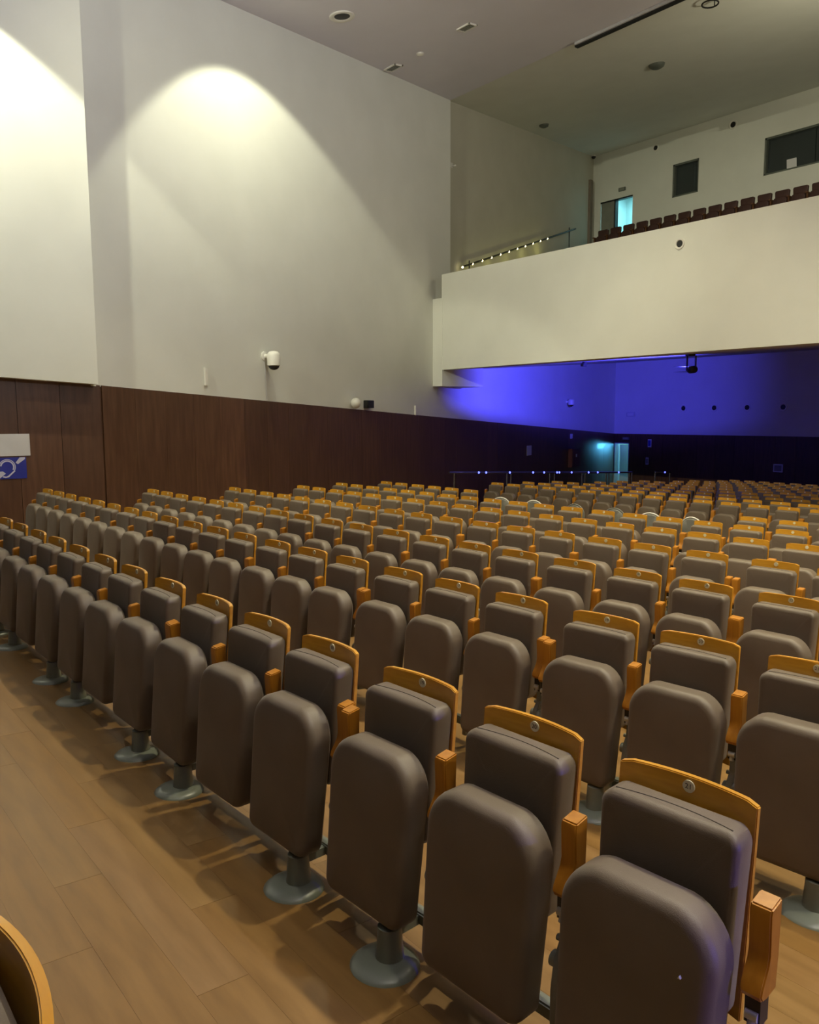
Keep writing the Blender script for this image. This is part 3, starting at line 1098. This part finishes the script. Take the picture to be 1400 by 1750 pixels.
# --- gallery: handrail with small lamps on the side wall, seats, windows, doors
GX = -12.60
ga, gb = Vector((wx(16.44, GX), 16.44, 4.35 + EYE)) + WN * 0.14, Vector((wx(24.7, GX), 24.7, 7.04 + EYE)) + WN * 0.14
root = empty('gallery_handrail', ga, 'sloping gallery handrail with a string of small warm lights', 'railing')
bm = bmesh.new()
add_tube(bm, (0, 0, 0), gb - ga, 0.030, 10)
put('handrail', finish(bm, 'handrail', DARKM, True), root)
for t in (0.045, 0.93):
    q = (gb - ga) * t
    bm = bmesh.new()
    add_tube(bm, q + Vector((0, 0, -0.9)), q + Vector((0, 0, 0.12)), 0.022, 8)
    put('post', finish(bm, 'post', DARKM, True), root)
for i in range(11):
    t = 0.0 + 0.70 * i / 10
    q = (gb - ga) * t + Vector((0.02, -0.03, -0.02))
    bm = bmesh.new()
    add_lathe(bm, [(0.004, -0.032), (0.024, -0.02), (0.033, 0), (0.024, 0.02), (0.004, 0.032)], 10, Matrix.Translation(q))
    put('bulb', finish(bm, 'bulb', BULB, True), root)
for t in (0.08, 0.22, 0.36, 0.5, 0.64):
    l = bpy.data.lights.new('handrail_lamp', 'POINT')
    l.energy = 2.0
    l.color = (0.95, 0.9, 0.25)
    l.shadow_soft_size = 0.03
    o = bpy.data.objects.new('handrail_lamp', l)
    COL.objects.link(o)
    o.location = ga + (gb - ga) * t + Vector((0.25, 0, -0.35))

# pilaster in the gallery corner
p, rz = wall_frame(26.35, 8.0, 0.0, GX)
struct(put('trim_1', box_me('trim_1', noise_mat('brown_trim', (0.16, 0.13, 0.10), (0.2, 0.16, 0.12), 0.6), -0.12, 0.12, -0.10, 0.0, -2.2, 1.22), None, p, (0, 0, rz)))


def gallery_seat():
    parts = {}
    parts['backrest'] = pillow('backrest', rounded(0.20, 0.225, 0.42, 0.885, 0.05, 0.05), 0.03, -0.06, 0.022, 0.01, DSEAT)
    parts['seat'] = pillow('seat', rounded(0.205, 0.22, 0.18, 0.66, 0.05, 0.12), -0.10, -0.20, 0.03, 0.01, DSEAT)
    bm = bmesh.new()
    add_box(bm, -0.30, -0.262, -0.20, 0.0, 0.0, 0.60)
    add_box(bm, -0.31, -0.252, -0.26, 0.02, 0.60, 0.64)
    parts['armrest'] = finish(bm, 'armrest', noise_mat('dark_arm_wood', (0.09, 0.035, 0.012), (0.12, 0.05, 0.018), 0.4))
    return parts


gs = gallery_seat()
GY = 24.9
gx = -19.15
for i in range(19):
    root = empty('gallery_chair', (gx, GY, gfz(GY)), 'dark red gallery seat above the balcony front, %s from the left' % ordw(i + 1), 'seat', 'dark seats on the gallery')
    dz = 6.80 + EYE - 0.885 - gfz(GY)
    for nm in ('backrest', 'seat', 'armrest'):
        put(nm, gs[nm], root, (0, 0, dz))
    gx += 0.556
# riser under that seat row
struct(put('gallery_step', box_me('gallery_step', CONC, -19.6, -7.5, 24.45, 25.45, gfz(24.45) - 0.3, 6.80 + EYE - 0.885)))


def booth_window(idx, W, bars, label_dark=True):
    x0, x1, z0, z1 = W
    f = 0.06
    bm = bmesh.new()
    for a in ((x0, x0 + f, z0, z1), (x1 - f, x1, z0, z1), (x0, x1, z0, z0 + f), (x0, x1, z1 - f, z1)):
        add_box(bm, a[0], a[1], YG + 0.03, YG + 0.22, a[2], a[3])
    fr = struct(put('window_%d' % idx, finish(bm, 'window', FRAMEM)))
    n = bars
    for i in range(n):
        xa, xb = x0 + f + (x1 - x0 - 2 * f) * i / n, x0 + f + (x1 - x0 - 2 * f) * (i + 1) / n
        put('pane', box_me('pane', GLASS, xa + 0.01, xb - 0.01, YG + 0.15, YG + 0.158, z0 + f, z1 - f), fr)
    # dark booth behind
    bm = bmesh.new()
    add_box(bm, x0 - 0.3, x1 + 0.3, YG + 1.9, YG + 2.0, z0 - 0.6, z1 + 0.6)
    add_box(bm, x0 - 0.4, x0 - 0.3, YG + 0.29, YG + 2.0, z0 - 0.6, z1 + 0.6)
    add_box(bm, x1 + 0.3, x1 + 0.4, YG + 0.29, YG + 2.0, z0 - 0.6, z1 + 0.6)
    add_box(bm, x0 - 0.4, x1 + 0.4, YG + 0.29, YG + 2.0, z0 - 0.7, z0 - 0.6)
    add_box(bm, x0 - 0.4, x1 + 0.4, YG + 0.29, YG + 2.0, z1 + 0.6, z1 + 0.7)
    struct(put('trim_2', finish(bm, 'booth', noise_mat('booth_grey', (0.008, 0.009, 0.011), (0.012, 0.013, 0.015), 0.8))))
    return fr


booth_window(1, W1, 1)
booth_window(2, W2, 3)
root = empty('notice', (-13.19, YG + 0.12, 7.98 + EYE), 'white sheet standing inside the large gallery booth window', 'notice')
put('sheet', box_me('sheet', PAPER, -0.17, 0.15, -0.005, 0.0, -0.02, 0.28), root, (0, 0, 0), (0.12, 0, 0))
put('stand', box_me('stand', FRAMEM, -0.10, 0.10, 0.0, 0.06, -0.02, 0.02), root)

for x, y, z, r, lab in ((-18.28, YG - 0.005, 9.84, 0.13, 'round black speaker high on the gallery back wall above the small window'),
                        (-15.24, YG - 0.005, 9.84, 0.15, 'round black speaker high on the gallery back wall left of the large window')):
    down_speaker('gallery_speaker', (x, y, z + EYE), r, lab, 'speaker', (0, -1, 0))
root = empty('gallery_camera', (-20.95, 26.5, gceil_z(26.5)), 'small camera in the upper corner of the gallery', 'camera')
put('mount', box_me('mount', WHITE, -0.07, 0.07, -0.07, 0.07, -0.05, 0.0), root)
bm = bmesh.new()
add_lathe(bm, [(0.02, -0.13), (0.06, -0.11), (0.08, -0.05)], 14)
put('dome', finish(bm, 'dome', DARKM, True), root)
p, rz = wall_frame(16.0, 7.10, 0.0, GX)
root = empty('wall_hook', p, 'small pale fitting on the gallery side wall by the corner', 'fitting', None, rz)
put('plate', box_me('plate', WHITE, -0.05, 0.05, -0.03, 0.0, -0.07, 0.07), root)
put('arm', box_me('arm', WHITE, -0.02, 0.02, -0.16, -0.03, -0.05, -0.01), root)

# gallery double door: left leaf closed, right opening bright
x0, x1, z0, z1 = GD
xm = -20.06
fr = struct(put('door_1', box_me('door_1', DOORG, x0 + 0.02, xm - 0.03, YG + 0.05, YG + 0.10, z0, z1 - 0.03)))
put('door_handle', box_me('door_handle', DARKM, xm - 0.12, xm - 0.06, YG + 0.0, YG + 0.045, z0 + 1.0, z0 + 1.1), fr)
bm = bmesh.new()
add_box(bm, xm - 0.03, xm + 0.03, YG + 0.02, YG + 0.2, z0, z1)
add_box(bm, x0, x1, YG + 0.02, YG + 0.2, z1 - 0.05, z1)
struct(put('trim_3', finish(bm, 'door_frame', DARKM)))
bm = bmesh.new()
add_box(bm, x0 - 0.5, x1 + 0.8, YG + 2.4, YG + 2.5, z0 - 0.2, z1 + 0.7)
add_box(bm, x0 - 0.6, x0 - 0.5, YG + 0.29, YG + 2.5, z0 - 0.2, z1 + 0.7)
add_box(bm, x1 + 0.7, x1 + 0.8, YG + 0.29, YG + 2.5, z0 - 0.2, z1 + 0.7)
add_box(bm, x0 - 0.6, x1 + 0.8, YG + 0.29, YG + 2.5, z0 - 0.3, z0 - 0.2)
add_box(bm, x0 - 0.6, x1 + 0.8, YG + 0.29, YG + 2.5, z1 + 0.7, z1 + 0.8)
struct(put('corridor', finish(bm, 'corridor', TEALW)))
area('corridor_lamp', ((x0 + x1) / 2, YG + 1.4, z1 + 0.6), ((x0 + x1) / 2, YG + 1.6, z0), 95, 0.6, 0.6, (0.38, 0.92, 1.0))
back_box('gallery_exit_sign', -19.71, 8.67, 0.30, 0.13, FRAMEM, 'small sign above the bright gallery doorway', 'sign', 0.05, YG, DOORG)

# lower side door: opening with a leaf swung into the corridor
fr = struct(put('door_2', box_me('door_2', TEALW, -0.02, 0.02, 0.0, 0.72, 0.0, 2.15), None, (D0 + 0.10, YB + 0.30, fz(YB)), (0, 0, -0.42)))
put('door_handle', box_me('door_handle', DARKM, 0.02, 0.07, 0.60, 0.66, 1.0, 1.08), fr)
bm = bmesh.new()
zb = fz(YB)
add_box(bm, D0, D0 + 0.05, YB - 0.02, YB + 0.29, zb, DZ)
add_box(bm, D1 - 0.03, D1, YB - 0.02, YB + 0.29, zb, DZ)
add_box(bm, D0, D1, YB - 0.02, YB + 0.29, DZ - 0.04, DZ)
struct(put('trim_4', finish(bm, 'door_frame', TEALW)))
bm = bmesh.new()
add_box(bm, D0 - 0.9, D1 + 1.4, YB + 2.6, YB + 2.7, zb, 1.3)
add_box(bm, D0 - 1.0, D0 - 0.9, YB + 0.29, YB + 2.7, zb, 1.3)
add_box(bm, D1 + 1.3, D1 + 1.4, YB + 0.29, YB + 2.7, zb, 1.3)
add_box(bm, D0 - 1.0, D1 + 1.4, YB + 0.29, YB + 2.7, 1.3, 1.4)
struct(put('corridor', finish(bm, 'corridor', TEALW)))
area('corridor_lamp', (D0 + 0.55, YB + 1.3, 1.22), (D0 + 0.55, YB + 1.2, -1), 42, 0.6, 0.6, (0.30, 0.85, 1.0))
spot('corridor_lamp', (D0 + 0.75, YB + 2.4, 0.6), (-21.0, 27.2, -0.4), 300, 90, 1.0, (0.10, 0.55, 1.0), 0.3)

# --- loose round-backed chairs in the seatless gap
def loose_chair(x, y, rz, label, dull=False):
    root = empty('round_back_chair', (x, y, fz(y)), label, 'chair', 'pale-rimmed loose chairs in the seat gap', rz)
    bm = bmesh.new()
    n = 24
    for i in range(n):
        a, b = 2 * math.pi * i / n, 2 * math.pi * (i + 1) / n
        add_tube(bm, (0.21 * math.cos(a), 0.0, 0.70 + 0.19 * math.sin(a)), (0.21 * math.cos(b), 0.0, 0.70 + 0.19 * math.sin(b)), 0.012, 8)
    put('back_rim', finish(bm, 'back_rim', GREYF if dull else WHITE, True), root)
    bm = bmesh.new()
    add_lathe(bm, [(0.19, -0.018), (0.20, 0.0), (0.18, 0.02), (0.08, 0.028), (0.01, 0.03)], 22,
              Matrix.Translation((0, 0, 0.70)) @ Matrix.Rotation(math.pi / 2, 4, 'X'), 1.02, 0.90)
    put('backrest', finish(bm, 'backrest', GREYF, True), root)
    bm = bmesh.new()
    add_lathe(bm, [(0.19, 0.43), (0.215, 0.445), (0.21, 0.47), (0.12, 0.485), (0.01, 0.488)], 22, Matrix.Translation((0, -0.22, 0)))
    put('seat', finish(bm, 'seat', GREYF, True), root)
    for sx in (-1, 1):
        for ya, yb in ((-0.36, -0.40), (-0.02, 0.03)):
            bm = bmesh.new()
            add_tube(bm, (sx * 0.15, ya, 0.44), (sx * 0.19, yb, 0.0), 0.013, 8)
            if ya > -0.1:
                add_tube(bm, (sx * 0.15, ya, 0.43), (sx * 0.14, 0.0, 0.60), 0.013, 8)
            put('leg', finish(bm, 'leg', CHROME, True), root)


for i, (x, y, r, nm) in enumerate(((-10.73, 11.0, 0.3, 'leftmost'), (-9.98, 11.1, 0.2, 'second from left'), (-9.10, 11.2, 0.0, 'third from left'),
                                   (-8.25, 11.2, 0.1, 'fourth from left'), (-7.42, 11.0, 0.3, 'fifth from left'), (-6.68, 11.0, -0.1, 'rightmost'))):
    loose_chair(x, y, r, 'round-backed loose chair with pale rim in the seat gap, %s' % nm, i in (2, 3))
